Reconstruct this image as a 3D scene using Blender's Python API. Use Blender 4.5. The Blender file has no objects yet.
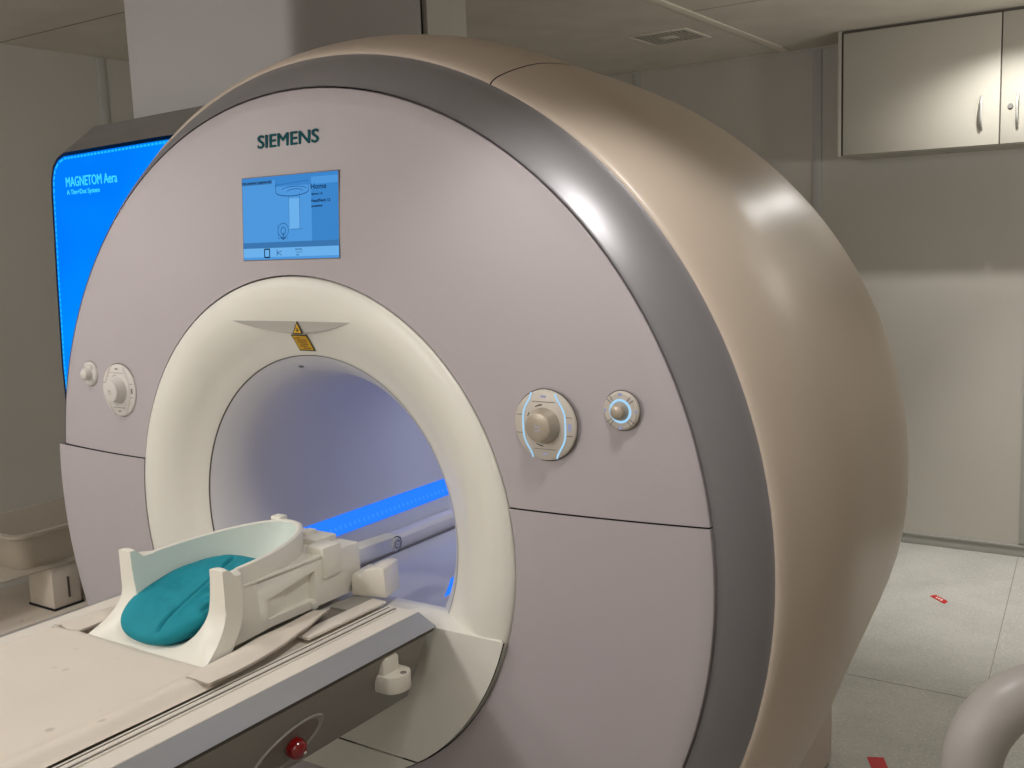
import bpy, bmesh, math, random
from mathutils import Vector, Matrix, noise
random.seed(4)
sc = bpy.context.scene
COL = sc.collection
PI = math.pi
ZC = 1.05            # height of the bore axis
TZ = 0.915           # height of the patient table top

# ------------------------------------------------------------------ materials
def lin(c):
    return tuple(((v/255)/12.92 if v/255 <= .04045 else ((v/255+.055)/1.055)**2.4) for v in c)
def mat(name, rgb, rough=.5, metal=0, bump=0, bscale=200, var=0, vscale=6, coat=0, emit=None, estr=0, spec=.5):
    m = bpy.data.materials.new(name); m.use_nodes = True
    nt = m.node_tree; b = nt.nodes['Principled BSDF']
    c = (*lin(rgb), 1)
    b.inputs['Base Color'].default_value = c
    b.inputs['Roughness'].default_value = rough
    b.inputs['Metallic'].default_value = metal
    b.inputs['Specular IOR Level'].default_value = spec
    b.inputs['Coat Weight'].default_value = coat
    if emit:
        b.inputs['Emission Color'].default_value = (*lin(emit), 1)
        b.inputs['Emission Strength'].default_value = estr
    tc = nt.nodes.new('ShaderNodeTexCoord')
    if var:
        n = nt.nodes.new('ShaderNodeTexNoise'); n.inputs['Scale'].default_value = vscale; n.inputs['Detail'].default_value = 6
        nt.links.new(tc.outputs['Object'], n.inputs['Vector'])
        r = nt.nodes.new('ShaderNodeValToRGB')
        r.color_ramp.elements[0].position = .3; r.color_ramp.elements[1].position = .7
        r.color_ramp.elements[0].color = tuple(v*(1-var) for v in c[:3])+(1,)
        r.color_ramp.elements[1].color = tuple(min(1, v*(1+var)) for v in c[:3])+(1,)
        nt.links.new(n.outputs['Fac'], r.inputs['Fac']); nt.links.new(r.outputs['Color'], b.inputs['Base Color'])
    if bump:
        n2 = nt.nodes.new('ShaderNodeTexNoise'); n2.inputs['Scale'].default_value = bscale; n2.inputs['Detail'].default_value = 3
        nt.links.new(tc.outputs['Object'], n2.inputs['Vector'])
        bp = nt.nodes.new('ShaderNodeBump'); bp.inputs['Strength'].default_value = bump; bp.inputs['Distance'].default_value = .002
        nt.links.new(n2.outputs['Fac'], bp.inputs['Height']); nt.links.new(bp.outputs['Normal'], b.inputs['Normal'])
    return m
def emis(name, rgb, s):
    m = bpy.data.materials.new(name); m.use_nodes = True
    nt = m.node_tree; nt.nodes.clear()
    e = nt.nodes.new('ShaderNodeEmission'); e.inputs[0].default_value = (*lin(rgb), 1); e.inputs[1].default_value = s
    o = nt.nodes.new('ShaderNodeOutputMaterial'); nt.links.new(e.outputs[0], o.inputs[0])
    return m

M = dict(
    wall=mat('wall_paint', (192, 188, 179), .6, var=.02, vscale=3),
    ceil=mat('ceiling_panel', (208, 201, 188), .8, bump=.15, bscale=300, var=.06, vscale=5),
    duct=mat('duct_panel', (168, 164, 163), .55),
    window=mat('laser_window_grey', (176, 172, 164), .3),
    strip=mat('wall_joint_grey', (186, 185, 180), .45),
    strip_c=mat('ceiling_joint_light', (232, 224, 208), .6),
    alu=mat('aluminium', (176, 175, 170), .35, .45),
    face=mat('cover_lilac_white', (182, 173, 176), .42, var=.012, vscale=4),
    ring=mat('ring_silver_grey', (144, 141, 144), .36, .3),
    hood=mat('cover_warm_white', (203, 187, 171), .34, var=.015, vscale=3),
    funnel=mat('funnel_cream', (230, 226, 216), .38, var=.012, vscale=5),
    bore=mat('bore_liner', (206, 204, 208), .4),
    gap=mat('seam_dark', (30, 28, 28), .8),
    gap2=mat('seam_grey', (92, 86, 78), .8),
    teal_letter=mat('lettering_petrol', (0, 78, 86), .6, spec=.15),
    dgrey=mat('housing_dark_grey', (122, 118, 116), .42, .2),
    white=mat('plastic_white', (226, 220, 208), .35),
    dial=mat('dial_plastic', (202, 193, 182), .38),
    dialL=mat('dial_plastic_light', (212, 206, 200), .38),
    knob=mat('knob_metallic', (178, 166, 150), .33, .35),
    tabw=mat('table_white', (226, 218, 206), .4),
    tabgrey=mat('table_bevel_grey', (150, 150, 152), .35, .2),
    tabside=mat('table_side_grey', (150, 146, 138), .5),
    pad=mat('mattress_cream', (222, 211, 197), .6, bump=.12, bscale=60, var=.02, vscale=5),
    coil=mat('coil_white', (232, 228, 216), .36),
    coil_in=mat('coil_inner_mint', (224, 232, 224), .4),
    teal=mat('fabric_teal', (0, 136, 152), .8, bump=.35, bscale=500, var=.06, vscale=12),
    tealseam=mat('fabric_teal_dark', (0, 66, 84), .8),
    red=mat('button_red', (128, 6, 12), .2, coat=.6),
    yellow=mat('label_yellow', (206, 160, 30), .5),
    orange=mat('label_print', (120, 78, 20), .6),
    black=mat('print_black', (18, 16, 14), .6),
    cab=mat('cabinet_laminate', (176, 172, 160), .45, var=.01),
    tube=mat('handle_greywhite', (172, 167, 162), .4),
    tape=mat('red_tape', (188, 20, 24), .5),
    vent=mat('vent_white', (226, 220, 206), .6),
    ventd=mat('vent_dark', (40, 36, 32), .9),
    slot=mat('slot_grey', (134, 126, 118), .5, .3),
    led=emis('led_blue', (36, 116, 255), 1.25),
    led_line=emis('led_line_pale', (48, 126, 255), 1.25),
    panel_edge=emis('panel_edge_cyan', (30, 190, 255), 1.0),
    panel_txt=emis('panel_text_cyan', (60, 215, 255), 1.0),
    cyan=emis('dial_glow', (165, 212, 245), 1.0),
    bluebtn=emis('button_blue', (160, 164, 196), .75),
    scr_bg=emis('screen_blue', (84, 160, 232), .85),
    scr_side=emis('screen_blue_side', (64, 140, 214), .85),
    scr_bar=emis('screen_bar', (66, 128, 190), .8),
    scr_lt=emis('screen_light', (112, 182, 242), .9),
    scr_mid=emis('screen_line', (52, 108, 168), .7),
    scr_dk=emis('screen_text', (18, 42, 74), .7),
)
# blue illuminated side panel: emission with a soft vertical variation
def blue_panel():
    m = bpy.data.materials.new('illuminated_blue'); m.use_nodes = True
    nt = m.node_tree; nt.nodes.clear()
    tc = nt.nodes.new('ShaderNodeTexCoord'); n = nt.nodes.new('ShaderNodeTexNoise'); n.inputs['Scale'].default_value = 1.6
    r = nt.nodes.new('ShaderNodeValToRGB')
    r.color_ramp.elements[0].color = (*lin((0, 122, 255)), 1); r.color_ramp.elements[1].color = (*lin((0, 150, 255)), 1)
    r.color_ramp.elements[0].position = .35; r.color_ramp.elements[1].position = .65
    e = nt.nodes.new('ShaderNodeEmission'); e.inputs[1].default_value = 1.0
    o = nt.nodes.new('ShaderNodeOutputMaterial')
    nt.links.new(tc.outputs['Object'], n.inputs['Vector']); nt.links.new(n.outputs['Fac'], r.inputs['Fac'])
    nt.links.new(r.outputs['Color'], e.inputs[0]); nt.links.new(e.outputs[0], o.inputs[0])
    return m
M['bluepanel'] = blue_panel()
# speckled vinyl floor
def floor_mat():
    m = mat('vinyl_floor', (184, 182, 176), .38)
    nt = m.node_tree; b = nt.nodes['Principled BSDF']
    tc = nt.nodes.new('ShaderNodeTexCoord')
    n = nt.nodes.new('ShaderNodeTexNoise'); n.inputs['Scale'].default_value = 90; n.inputs['Detail'].default_value = 4
    n2 = nt.nodes.new('ShaderNodeTexNoise'); n2.inputs['Scale'].default_value = 4; n2.inputs['Detail'].default_value = 8; n2.inputs['Roughness'].default_value = .7
    mx = nt.nodes.new('ShaderNodeMath'); mx.operation = 'ADD'
    r = nt.nodes.new('ShaderNodeValToRGB')
    r.color_ramp.elements[0].position = .7; r.color_ramp.elements[1].position = 1.3
    r.color_ramp.elements[0].color = (*lin((158, 156, 149)), 1); r.color_ramp.elements[1].color = (*lin((196, 194, 187)), 1)
    v = nt.nodes.new('ShaderNodeTexVoronoi'); v.inputs['Scale'].default_value = 60
    lt = nt.nodes.new('ShaderNodeMath'); lt.operation = 'LESS_THAN'; lt.inputs[1].default_value = .12
    mix = nt.nodes.new('ShaderNodeMix'); mix.data_type = 'RGBA'; mix.inputs[7].default_value = (*lin((228, 226, 220)), 1)
    for q in (n, n2, v): nt.links.new(tc.outputs['Object'], q.inputs['Vector'])
    nt.links.new(n.outputs['Fac'], mx.inputs[0]); nt.links.new(n2.outputs['Fac'], mx.inputs[1])
    hf = nt.nodes.new('ShaderNodeMath'); hf.operation = 'MULTIPLY'; hf.inputs[1].default_value = 1.0
    nt.links.new(mx.outputs[0], hf.inputs[0])
    r.color_ramp.elements[1].position = 1.0; r.color_ramp.elements[0].position = .0
    mr = nt.nodes.new('ShaderNodeMapRange'); mr.inputs[1].default_value = .6; mr.inputs[2].default_value = 1.4
    nt.links.new(hf.outputs[0], mr.inputs[0]); nt.links.new(mr.outputs[0], r.inputs['Fac'])
    nt.links.new(v.outputs['Distance'], lt.inputs[0]); nt.links.new(lt.outputs[0], mix.inputs[0])
    nt.links.new(r.outputs['Color'], mix.inputs[6]); nt.links.new(mix.outputs[2], b.inputs['Base Color'])
    return m
M['floor'] = floor_mat()
def frosted():
    m = mat('frosted_plastic', (196, 184, 166), .3)
    b = m.node_tree.nodes['Principled BSDF']
    b.inputs['Alpha'].default_value = .5
    return m
M['frost'] = frosted()
# mattress: faint dark stains
def stain(m):
    nt = m.node_tree; b = nt.nodes['Principled BSDF']
    src = b.inputs['Base Color'].links[0].from_socket
    tc = nt.nodes.new('ShaderNodeTexCoord')
    v = nt.nodes.new('ShaderNodeTexVoronoi'); v.inputs['Scale'].default_value = 22
    n = nt.nodes.new('ShaderNodeTexNoise'); n.inputs['Scale'].default_value = 5
    a = nt.nodes.new('ShaderNodeMapRange'); a.inputs[1].default_value = .10; a.inputs[2].default_value = .22; a.inputs[3].default_value = 1; a.inputs[4].default_value = 0
    g = nt.nodes.new('ShaderNodeMapRange'); g.inputs[1].default_value = .58; g.inputs[2].default_value = .66
    mu = nt.nodes.new('ShaderNodeMath'); mu.operation = 'MULTIPLY'
    mu2 = nt.nodes.new('ShaderNodeMath'); mu2.operation = 'MULTIPLY'; mu2.inputs[1].default_value = .35
    mix = nt.nodes.new('ShaderNodeMix'); mix.data_type = 'RGBA'; mix.inputs[7].default_value = (*lin((120, 110, 100)), 1)
    nt.links.new(tc.outputs['Object'], v.inputs['Vector']); nt.links.new(tc.outputs['Object'], n.inputs['Vector'])
    nt.links.new(v.outputs['Distance'], a.inputs[0]); nt.links.new(n.outputs['Fac'], g.inputs[0])
    nt.links.new(a.outputs[0], mu.inputs[0]); nt.links.new(g.outputs[0], mu.inputs[1])
    nt.links.new(mu.outputs[0], mu2.inputs[0]); nt.links.new(mu2.outputs[0], mix.inputs[0])
    nt.links.new(src, mix.inputs[6]); nt.links.new(mix.outputs[2], b.inputs['Base Color'])
stain(M['pad'])

# ------------------------------------------------------------------ mesh helpers
class MB:
    def __init__(s): s.v = []; s.f = []
    def add(s, vs, fs):
        o = len(s.v); s.v += [tuple(p) for p in vs]; s.f += [tuple(i+o for i in f) for f in fs]; return s
    def frombm(s, bm):
        bm.verts.index_update(); s.add([v.co[:] for v in bm.verts], [[v.index for v in f.verts] for f in bm.faces]); bm.free(); return s
    def box(s, x0, x1, y0, y1, z0, z1, bev=0, seg=2, xf=None):
        bm = bmesh.new(); bmesh.ops.create_cube(bm, size=1)
        for v in bm.verts: v.co = Vector(((x0+x1)/2+v.co.x*(x1-x0), (y0+y1)/2+v.co.y*(y1-y0), (z0+z1)/2+v.co.z*(z1-z0)))
        if bev: bmesh.ops.bevel(bm, geom=bm.edges[:], offset=bev, segments=seg, affect='EDGES', profile=.5)
        if xf: bm.transform(xf)
        return s.frombm(bm)
    def prism(s, poly, axis, a, b, bev=0, seg=2, xf=None):
        # poly: list of 2d points in the plane perpendicular to axis
        bm = bmesh.new()
        def P(u, w, t): return {0: (t, u, w), 1: (u, t, w), 2: (u, w, t)}[axis]
        va = [bm.verts.new(P(u, w, a)) for u, w in poly]; vb = [bm.verts.new(P(u, w, b)) for u, w in poly]
        n = len(poly)
        bm.faces.new(va); bm.faces.new(vb[::-1])
        for i in range(n): bm.faces.new((va[i], vb[i], vb[(i+1) % n], va[(i+1) % n]))
        bmesh.ops.recalc_face_normals(bm, faces=bm.faces[:])
        if bev: bmesh.ops.bevel(bm, geom=bm.edges[:], offset=bev, segments=seg, affect='EDGES', profile=.5)
        if xf: bm.transform(xf)
        return s.frombm(bm)
    def lathe(s, prof, origin, axis, n=48, a0=0, a1=2*PI):
        # prof: (radius, height along axis)
        ax = Vector(axis).normalized(); u = ax.orthogonal().normalized(); w = ax.cross(u); o = Vector(origin)
        full = abs(a1-a0-2*PI) < 1e-6; m = n if full else n+1
        vs = []
        for i in range(m):
            a = a0+(a1-a0)*i/n
            d = u*math.cos(a)+w*math.sin(a)
            vs += [tuple(o+d*r+ax*h) for r, h in prof]
        k = len(prof); fs = []
        for i in range(n):
            j = (i+1) % m
            for q in range(k-1): fs.append((i*k+q, j*k+q, j*k+q+1, i*k+q+1))
        s.add(vs, fs)
        return s
    def tube(s, pts, r, n=14, caps=True):
        pts = [Vector(p) for p in pts]; N = len(pts)
        T = [(pts[min(i+1, N-1)]-pts[max(i-1, 0)]).normalized() for i in range(N)]
        u = T[0].orthogonal().normalized(); vs = []
        for i in range(N):
            u = (u-T[i]*u.dot(T[i])).normalized(); w = T[i].cross(u)
            rr = r[i] if isinstance(r, (list, tuple)) else r
            vs += [tuple(pts[i]+(u*math.cos(2*PI*k/n)+w*math.sin(2*PI*k/n))*rr) for k in range(n)]
        fs = [(i*n+k, i*n+(k+1) % n, (i+1)*n+(k+1) % n, (i+1)*n+k) for i in range(N-1) for k in range(n)]
        if caps: fs += [tuple(range(n))[::-1], tuple((N-1)*n+k for k in range(n))]
        return s.add(vs, fs)
    def grid(s, fn, nu, nv, closeu=False):
        vs = [fn(i/nu, j/nv) for i in range(nu+1) for j in range(nv+1)]
        fs = [(i*(nv+1)+j, (i+1)*(nv+1)+j, (i+1)*(nv+1)+j+1, i*(nv+1)+j+1) for i in range(nu) for j in range(nv)]
        return s.add(vs, fs)
    def build(s, name, m, parent=None, angle=35, weld=True, recalc=True):
        me = bpy.data.meshes.new(name)
        me.from_pydata(s.v, [], s.f); me.update()
        bm = bmesh.new(); bm.from_mesh(me)
        if weld: bmesh.ops.remove_doubles(bm, verts=bm.verts[:], dist=1e-6)
        if recalc: bmesh.ops.recalc_face_normals(bm, faces=bm.faces[:])
        bm.to_mesh(me); bm.free()
        for p in me.polygons: p.use_smooth = True
        me.set_sharp_from_angle(angle=math.radians(angle))
        me.materials.append(m)
        o = bpy.data.objects.new(name, me); COL.objects.link(o)
        if parent:
            o.parent = parent
            o.matrix_parent_inverse = Matrix.Translation(-world_loc(parent))
        return o
def world_loc(o):
    l = Vector(o.location)
    while o.parent:
        l = l+o.matrix_parent_inverse.translation if True else l
        o = o.parent; l = l+Vector(o.location)
    return l
def thing(name, label, cat, loc, group=None):
    o = bpy.data.objects.new(name, None); COL.objects.link(o); o.location = loc; o.empty_display_size = .1
    o['label'] = label; o['category'] = cat
    if group: o['group'] = group
    return o
def tag(o, label, cat, group=None):
    o['label'] = label; o['category'] = cat
    if group: o['group'] = group
    return o
def struct(o): o['kind'] = 'structure'; return o
def text_verts(txt, width=None, height=None, extrude=.0, bold=0, xs=1):
    cu = bpy.data.curves.new('t', 'FONT'); cu.body = txt; cu.size = 1; cu.extrude = 0.5 if extrude else 0; cu.offset = bold; cu.resolution_u = 4
    ob = bpy.data.objects.new('t', cu); COL.objects.link(ob)
    dg = bpy.context.evaluated_depsgraph_get(); dg.update()
    me = bpy.data.meshes.new_from_object(ob.evaluated_get(dg))
    vs = [v.co.copy() for v in me.vertices]; fs = [tuple(p.vertices) for p in me.polygons]
    COL.objects.unlink(ob); bpy.data.objects.remove(ob); bpy.data.curves.remove(cu); bpy.data.meshes.remove(me)
    x0 = min(v.x for v in vs); x1 = max(v.x for v in vs); y0 = min(v.y for v in vs); y1 = max(v.y for v in vs)
    sx = width/(x1-x0) if width else None; sy = height/(y1-y0) if height else sx
    sx = sx or sy
    return [((v.x-x0)*sx, (v.y-y0)*sy, v.z*2*extrude) for v in vs], fs
def text_on(mb, txt, x, y, z, width=None, height=None, extrude=0, bold=0):
    vs, fs = text_verts(txt, width, height, extrude, 0)
    for k, (dx, dz) in enumerate(((-1, 0), (1, 0), (0, 1), (0, -1)) if bold else ((0, 0),)):
        mb.add([(x+a+dx*bold, y-c-k*.00002, z+b+dz*bold*.6) for a, b, c in vs], fs)
    return mb
def rect(mb, x0, x1, z0, z1, y): mb.add([(x0, y, z0), (x1, y, z0), (x1, y, z1), (x0, y, z1)], [(0, 1, 2, 3)]); return mb
def lineseg(mb, p, q, w, y):
    p = Vector((p[0], 0, p[1])); q = Vector((q[0], 0, q[1])); d = (q-p).normalized(); n = Vector((-d.z, 0, d.x))*w/2
    mb.add([(a.x, y, a.z) for a in (p-n, q-n, q+n, p+n)], [(0, 1, 2, 3)]); return mb

# ------------------------------------------------------------------ room shell
X0, X1, Y0, Y1, H = -2.8, 3.0, -4.2, 3.93, 2.65
struct(MB().box(X0, X1, Y0, Y1, -.1, 0).build('floor', M['floor']))
struct(MB().box(X0, X1, Y0, Y1, H, H+.1).build('ceiling', M['ceil']))
struct(MB().box(X0-.1, X0, Y0-.1, Y1+.1, -.1, H+.1).build('wall_left', M['wall']))
struct(MB().box(X1, X1+.1, Y0-.1, Y1+.1, -.1, H+.1).build('wall_right', M['wall']))
struct(MB().box(X0, X1, Y1, Y1+.1, -.1, H+.1).build('wall_back', M['wall']))
struct(MB().box(X0, X1, Y0-.1, Y0, -.1, H+.1).build('wall_front', M['wall']))
tn = [0]
def trim(mb, m):
    tn[0] += 1; return struct(mb.build('trim_%d' % tn[0], m))
for x in (-2.165, -1.1, -.035, 1.03, 2.095):          # joint strips of the wall panels
    trim(MB().box(x-.024, x+.024, Y1-.008, Y1, .07, H, .002), M['strip'])
for y in (1.52, .46, -.60):
    trim(MB().box(X0, X0+.008, y-.022, y+.022, .07, H, .002), M['strip'])
b = MB().box(X0, X1, Y1-.014, Y1, 0, .05, .003).box(X0, X1, Y1-.020, Y1, .05, .06, .002)
struct(b.build('baseboard_back', M['alu']))
struct(MB().box(X0, X0+.014, Y0, Y1-.021, 0, .06, .003).build('baseboard_left', M['alu']))
trim(MB().box(-.225, -.175, Y0, Y1, H-.006, H, .002), M['strip_c'])         # light ceiling rail
trim(MB().box(X0, -.226, 1.0, 1.008, H-.001, H), M['slot'])                # ceiling panel joints
trim(MB().box(-.174, X1, 2.62, 2.625, H-.001, H), M['slot'])
trim(MB().box(X0, X1, Y1-.010, Y1, H-.014, H, .002), M['wall'])
# floor sheet seams
trim(MB().prism([(1.0075, 3.90), (1.010, 3.90), (1.5885, -4.19), (1.586, -4.19)], 2, 0, .0008), M['slot'])
trim(MB().box(.55, X1, 2.10, 2.102, 0, .0008), M['slot'])

# ceiling vent
vt = thing('ceiling_vent', 'square white ceiling vent grille with dark slots', 'vent', (-.5, 3.08, H))
MB().box(-.635, -.365, 2.945, 3.215, H-.003, H-.001).build('backing', M['ventd'], vt)
f = MB()
for (a, bb, c, d) in ((-.655, -.345, 2.925, 2.947), (-.655, -.345, 3.213, 3.235), (-.655, -.633, 2.947, 3.213), (-.367, -.345, 2.947, 3.213)):
    f.box(a, bb, c, d, H-.0055, H, .001)
f.build('frame', M['vent'], vt)
s = MB()
for i in range(11):
    y = 2.965+i*.0235
    s.box(-.633, -.367, y, y+.006, H-.0042, H-.003)
for i in range(9): s.box(-.609+i*.0265, -.606+i*.0265, 2.947, 3.213, H-.0042, H-.003)
s.box(-.54, -.46, 3.045, 3.115, H-.0055, H-.003, .001)
s.build('slats', M['vent'], vt)

# wall cabinet
cb = thing('wall_cabinet', 'pale wall cabinet with locked double doors hung under the ceiling', 'cabinet', (1.0, 3.75, 2.045))
MB().box(.19, 1.93, 3.6, 3.93, 2.045, 2.649, .002).build('carcass', M['cab'], cb)
MB().box(.174, .192, 3.575, 3.93, 2.045, 2.649, .002).build('side_panel', M['cab'], cb)
MB().box(.192, 1.93, 3.588, 3.6, 2.05, 2.649).build('door_gap', M['gap2'], cb)
for (a, e, hx) in ((.203, .912, .838), (.918, 1.63, .988)):
    d = MB().box(a, e, 3.572, 3.588, 2.05, 2.634, .0015).build('door', M['cab'], cb)
    pts = [(hx, 3.572, 2.272)]+[(hx, 3.572-.028*math.sin(PI*t/8)**.5, 2.272-.15*t/8) for t in range(1, 8)]+[(hx, 3.572, 2.122)]
    MB().tube(pts, .006).build('handle', M['alu'], d)
    if a > .5:
        MB().lathe([(0, .006), (.011, .006), (.012, 0)], (.958, 3.572, 2.216), (0, -1, 0), 24).build('lock', M['dgrey'], d)

# ------------------------------------------------------------------ scanner
ms = thing('mri_scanner', 'large round white MRI scanner with lit bore and silver ring', 'MRI scanner', (0, .5, 0))
NS = 144
def clampz(z): return max(z, .012)
def rev(prof, a0=0, a1=2*PI, n=NS, mod=None):
    mb = MB(); full = abs(a1-a0-2*PI) < 1e-6
    def fn(u, w):
        a = a0+(a1-a0)*u; k = w*(len(prof)-1); i = int(round(k)); r, y = prof[i]
        if mod: r *= mod(a, y)
        return (r*math.cos(a), y, clampz(ZC+r*math.sin(a)))
    return mb.grid(fn, n, len(prof)-1)
def smooth(a, b, x):
    t = max(0, min(1, (x-a)/(b-a))); return t*t*(3-2*t)
def resample(pts, n):
    # Catmull-Rom through the points
    out = []
    for i in range(len(pts)-1):
        p0 = Vector(pts[max(i-1, 0)]); p1 = Vector(pts[i]); p2 = Vector(pts[i+1]); p3 = Vector(pts[min(i+2, len(pts)-1)])
        for k in range(n):
            t = k/n
            q = .5*((2*p1)+(p2-p0)*t+(2*p0-5*p1+4*p2-p3)*t*t+(3*p1-p0-3*p2+p3)*t**3)
            out.append((q.x, q.y))
    out.append(tuple(pts[-1])); return out
RF = .589
def face_y(r): return -.038+.038*max(0, (r-RF)/(1-RF))**1.7
SEAM = ZC+.116
# face covers: annulus cut by the horizontal seam
def face_cover(upper):
    prof = [(RF, .02)]+[(RF+(.992-RF)*i/14, face_y(RF+(.992-RF)*i/14)) for i in range(15)]+[(.997, face_y(.992)+.003), (.999, .01), (.999, .04)]
    def md(a, y):
        if upper: return 1
        c = math.cos(a)
        return 1+(.028*smooth(.3, .9, -c))*smooth(0, .5, 1) if c < 0 else 1
    mb = MB(); k = len(prof)
    def fn(u, w):
        a = 2*PI*u; r, y = prof[int(round(w*(k-1)))]
        if not upper and r > .7:
            c = -math.cos(a); r = r*(1+.026*smooth(.2, .9, c)*(r-.7)/.3)
        return (r*math.cos(a), y-(0 if upper else .003), ZC+r*math.sin(a))
    mb.grid(fn, NS, k-1)
    bm = bmesh.new()
    for v in mb.v: bm.verts.new(v)
    bm.verts.ensure_lookup_table()
    for f_ in mb.f: bm.faces.new([bm.verts[i] for i in f_])
    bmesh.ops.remove_doubles(bm, verts=bm.verts[:], dist=1e-6)
    g = bm.verts[:]+bm.edges[:]+bm.faces[:]
    if upper: bmesh.ops.bisect_plane(bm, geom=g, plane_co=(0, 0, SEAM+.0012), plane_no=(0, 0, -1), clear_outer=True)
    else: bmesh.ops.bisect_plane(bm, geom=g, plane_co=(0, 0, SEAM-.0012), plane_no=(0, 0, 1), clear_outer=True)
    if not upper:
        for v in bm.verts: v.co.z = clampz(v.co.z)
    bmesh.ops.recalc_face_normals(bm, faces=bm.faces[:])
    o = MB().frombm(bm)
    return o
face_cover(True).build('front_cover', M['face'], ms)
face_cover(False).build('front_cover', M['face'], ms)
# dark backing under the seams
rev([(RF-.01, -.01), (RF+.02, -.012), (.8, -.004), (.99, .03), (1.004, .035)]).build('seam_backing', M['gap'], ms)
rev(resample([(1.0012, .05), (1.0014, .006), (1.005, .0075), (1.022, .022), (1.042, .043), (1.060, .066), (1.074, .088), (1.0795, .0945)], 3)).build('trim_ring', M['ring'], ms)
# hood panels
hood_p = resample([(1.074, .10), (1.0835, .0945), (1.1, .115), (1.122, .17), (1.140, .235), (1.149, .30), (1.152, .35), (1.1515, .40)], 4)
dr = math.radians
for a0, a1 in ((64.9, 269.99), (-90, 64.7)):
    rev(hood_p, dr(a0-1.2), dr(a1-1.2), int(abs(a1-a0)/2)).build('hood_panel', M['hood'], ms)
rev([(1.07, .11), (1.10, .13), (1.12, .18), (1.138, .25), (1.145, .33), (1.14, .39)]).build('hood_lining', M['gap'], ms)
rear_p = resample([(1.1515, .40), (1.149, .46), (1.141, .6), (1.132, .8), (1.118, .95), (1.09, 1.1), (1.06, 1.2), (1.035, 1.3), (1.01, 1.4), (.96, 1.47), (.86, 1.52), (.7, 1.54), (.37, 1.55), (.336, 1.55)], 4)
def rmod(a, y):
    s_ = -math.sin(a)
    return 1-.028*smooth(.25, .75, s_)*smooth(.39, .8, y)*smooth(1.5, 1.35, y if y < 1.5 else 1.5) if y < 1.5 else 1
rev(rear_p, mod=lambda a, y: 1-.078*smooth(.10, .72, -math.sin(a))*smooth(.40, 1.0, y)).build('rear_housing', M['hood'], ms)
# funnel
fun_p = resample([(.5855, -.02), (.5855, -.036), (.578, -.045), (.56, -.051), (.53, -.053), (.5, -.046), (.47, -.031), (.44, -.010), (.415, .006), (.4005, .0165)], 4)
def fun_y(r):
    for (r0, y0), (r1, y1) in zip(fun_p, fun_p[1:]):
        if r1 <= r <= r0 and r0 > r1: return y0+(y1-y0)*(r0-r)/(r0-r1)
    return -.036
rev(fun_p).build('bore_funnel', M['funnel'], ms)
rev([(.4012, .0150), (.3992, .0172)]).build('funnel_seam', M['gap2'], ms)
rev(resample([(.399, .018), (.385, .032), (.368, .055), (.353, .085), (.342, .13), (.336, .2), (.335, .3)], 3)+[(.335, .9), (.335, 1.55)]).build('bore_tube', M['bore'], ms)
# light strips in the bore
for a0, a1 in ((200.2, 209.6), (330.4, 339.8)):
    st = MB().grid(lambda u, w: (.3325*math.cos(dr(a0+(a1-a0)*u)), .1+1.42*w, ZC+.3325*math.sin(dr(a0+(a1-a0)*u))), 6, 4).build('light_strip', M['led'], ms)
    d = MB()
    for i in range(70):
        y = .12+i*.02
        am = (a0*.35+a1*.65) if a0 < 270 else (a0*.65+a1*.35)
        d.grid(lambda u, w: (.3318*math.cos(dr(am-1+2*u)), y+.009*w, ZC+.3318*math.sin(dr(am-1+2*u))), 1, 1)
    d.build('led_dots', M['led_line'], st)
# flat bed and rail inside the bore
bd = MB().prism([(-.236, .818), (.236, .818), (.21, .79), (.12, .742), (-.12, .742), (-.21, .79)], 1, .10, 1.54)
bd.build('bed_deck', M['bore'], ms)
MB().prism([(-.238, .818), (-.258, .852), (-.222, .860), (-.200, .860), (-.190, .852), (-.186, .818)], 1, .06, 1.53, .002).build('bed_rail', M['tabw'], ms)
MB().box(-.186, -.178, .06, 1.53, .818, .824, .001).build('bed_rail', M['slot'], ms)
# panel filling the funnel below the table, with a ledge into the bore
lz = .884
def disc_sector(z0, z1, y):
    R_ = .5845; pts = []
    n = 24
    def xr(z): return math.sqrt(max(0, R_*R_-(z-ZC)**2))
    zs = [z0+(z1-z0)*i/n for i in range(n+1)]
    vs = []
    for z in zs: vs += [(-xr(z), y, z), (xr(z), y, z)]
    fs = [(2*i, 2*i+1, 2*i+3, 2*i+2) for i in range(n)]
    return vs, fs
MB().add(*disc_sector(.559, lz, -.056)).build('apron_panel', M['funnel'], ms)
MB().add(*disc_sector(.468, .555, -.056)).build('apron_panel', M['funnel'], ms)
MB().add(*disc_sector(.466, lz-.004, -.050)).build('apron_backing', M['gap'], ms)
MB().grid(lambda u, w: ((-1+2*u)*(math.sqrt(.5845**2-(lz-ZC)**2)*(1-w)+.30*w), -.056+.20*w, lz+.006*math.sin(PI*min(1, w*1.4)*.5)-.075*smooth(.45, 1, w)), 8, 8).build('table_ledge', M['funnel'], ms)
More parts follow.
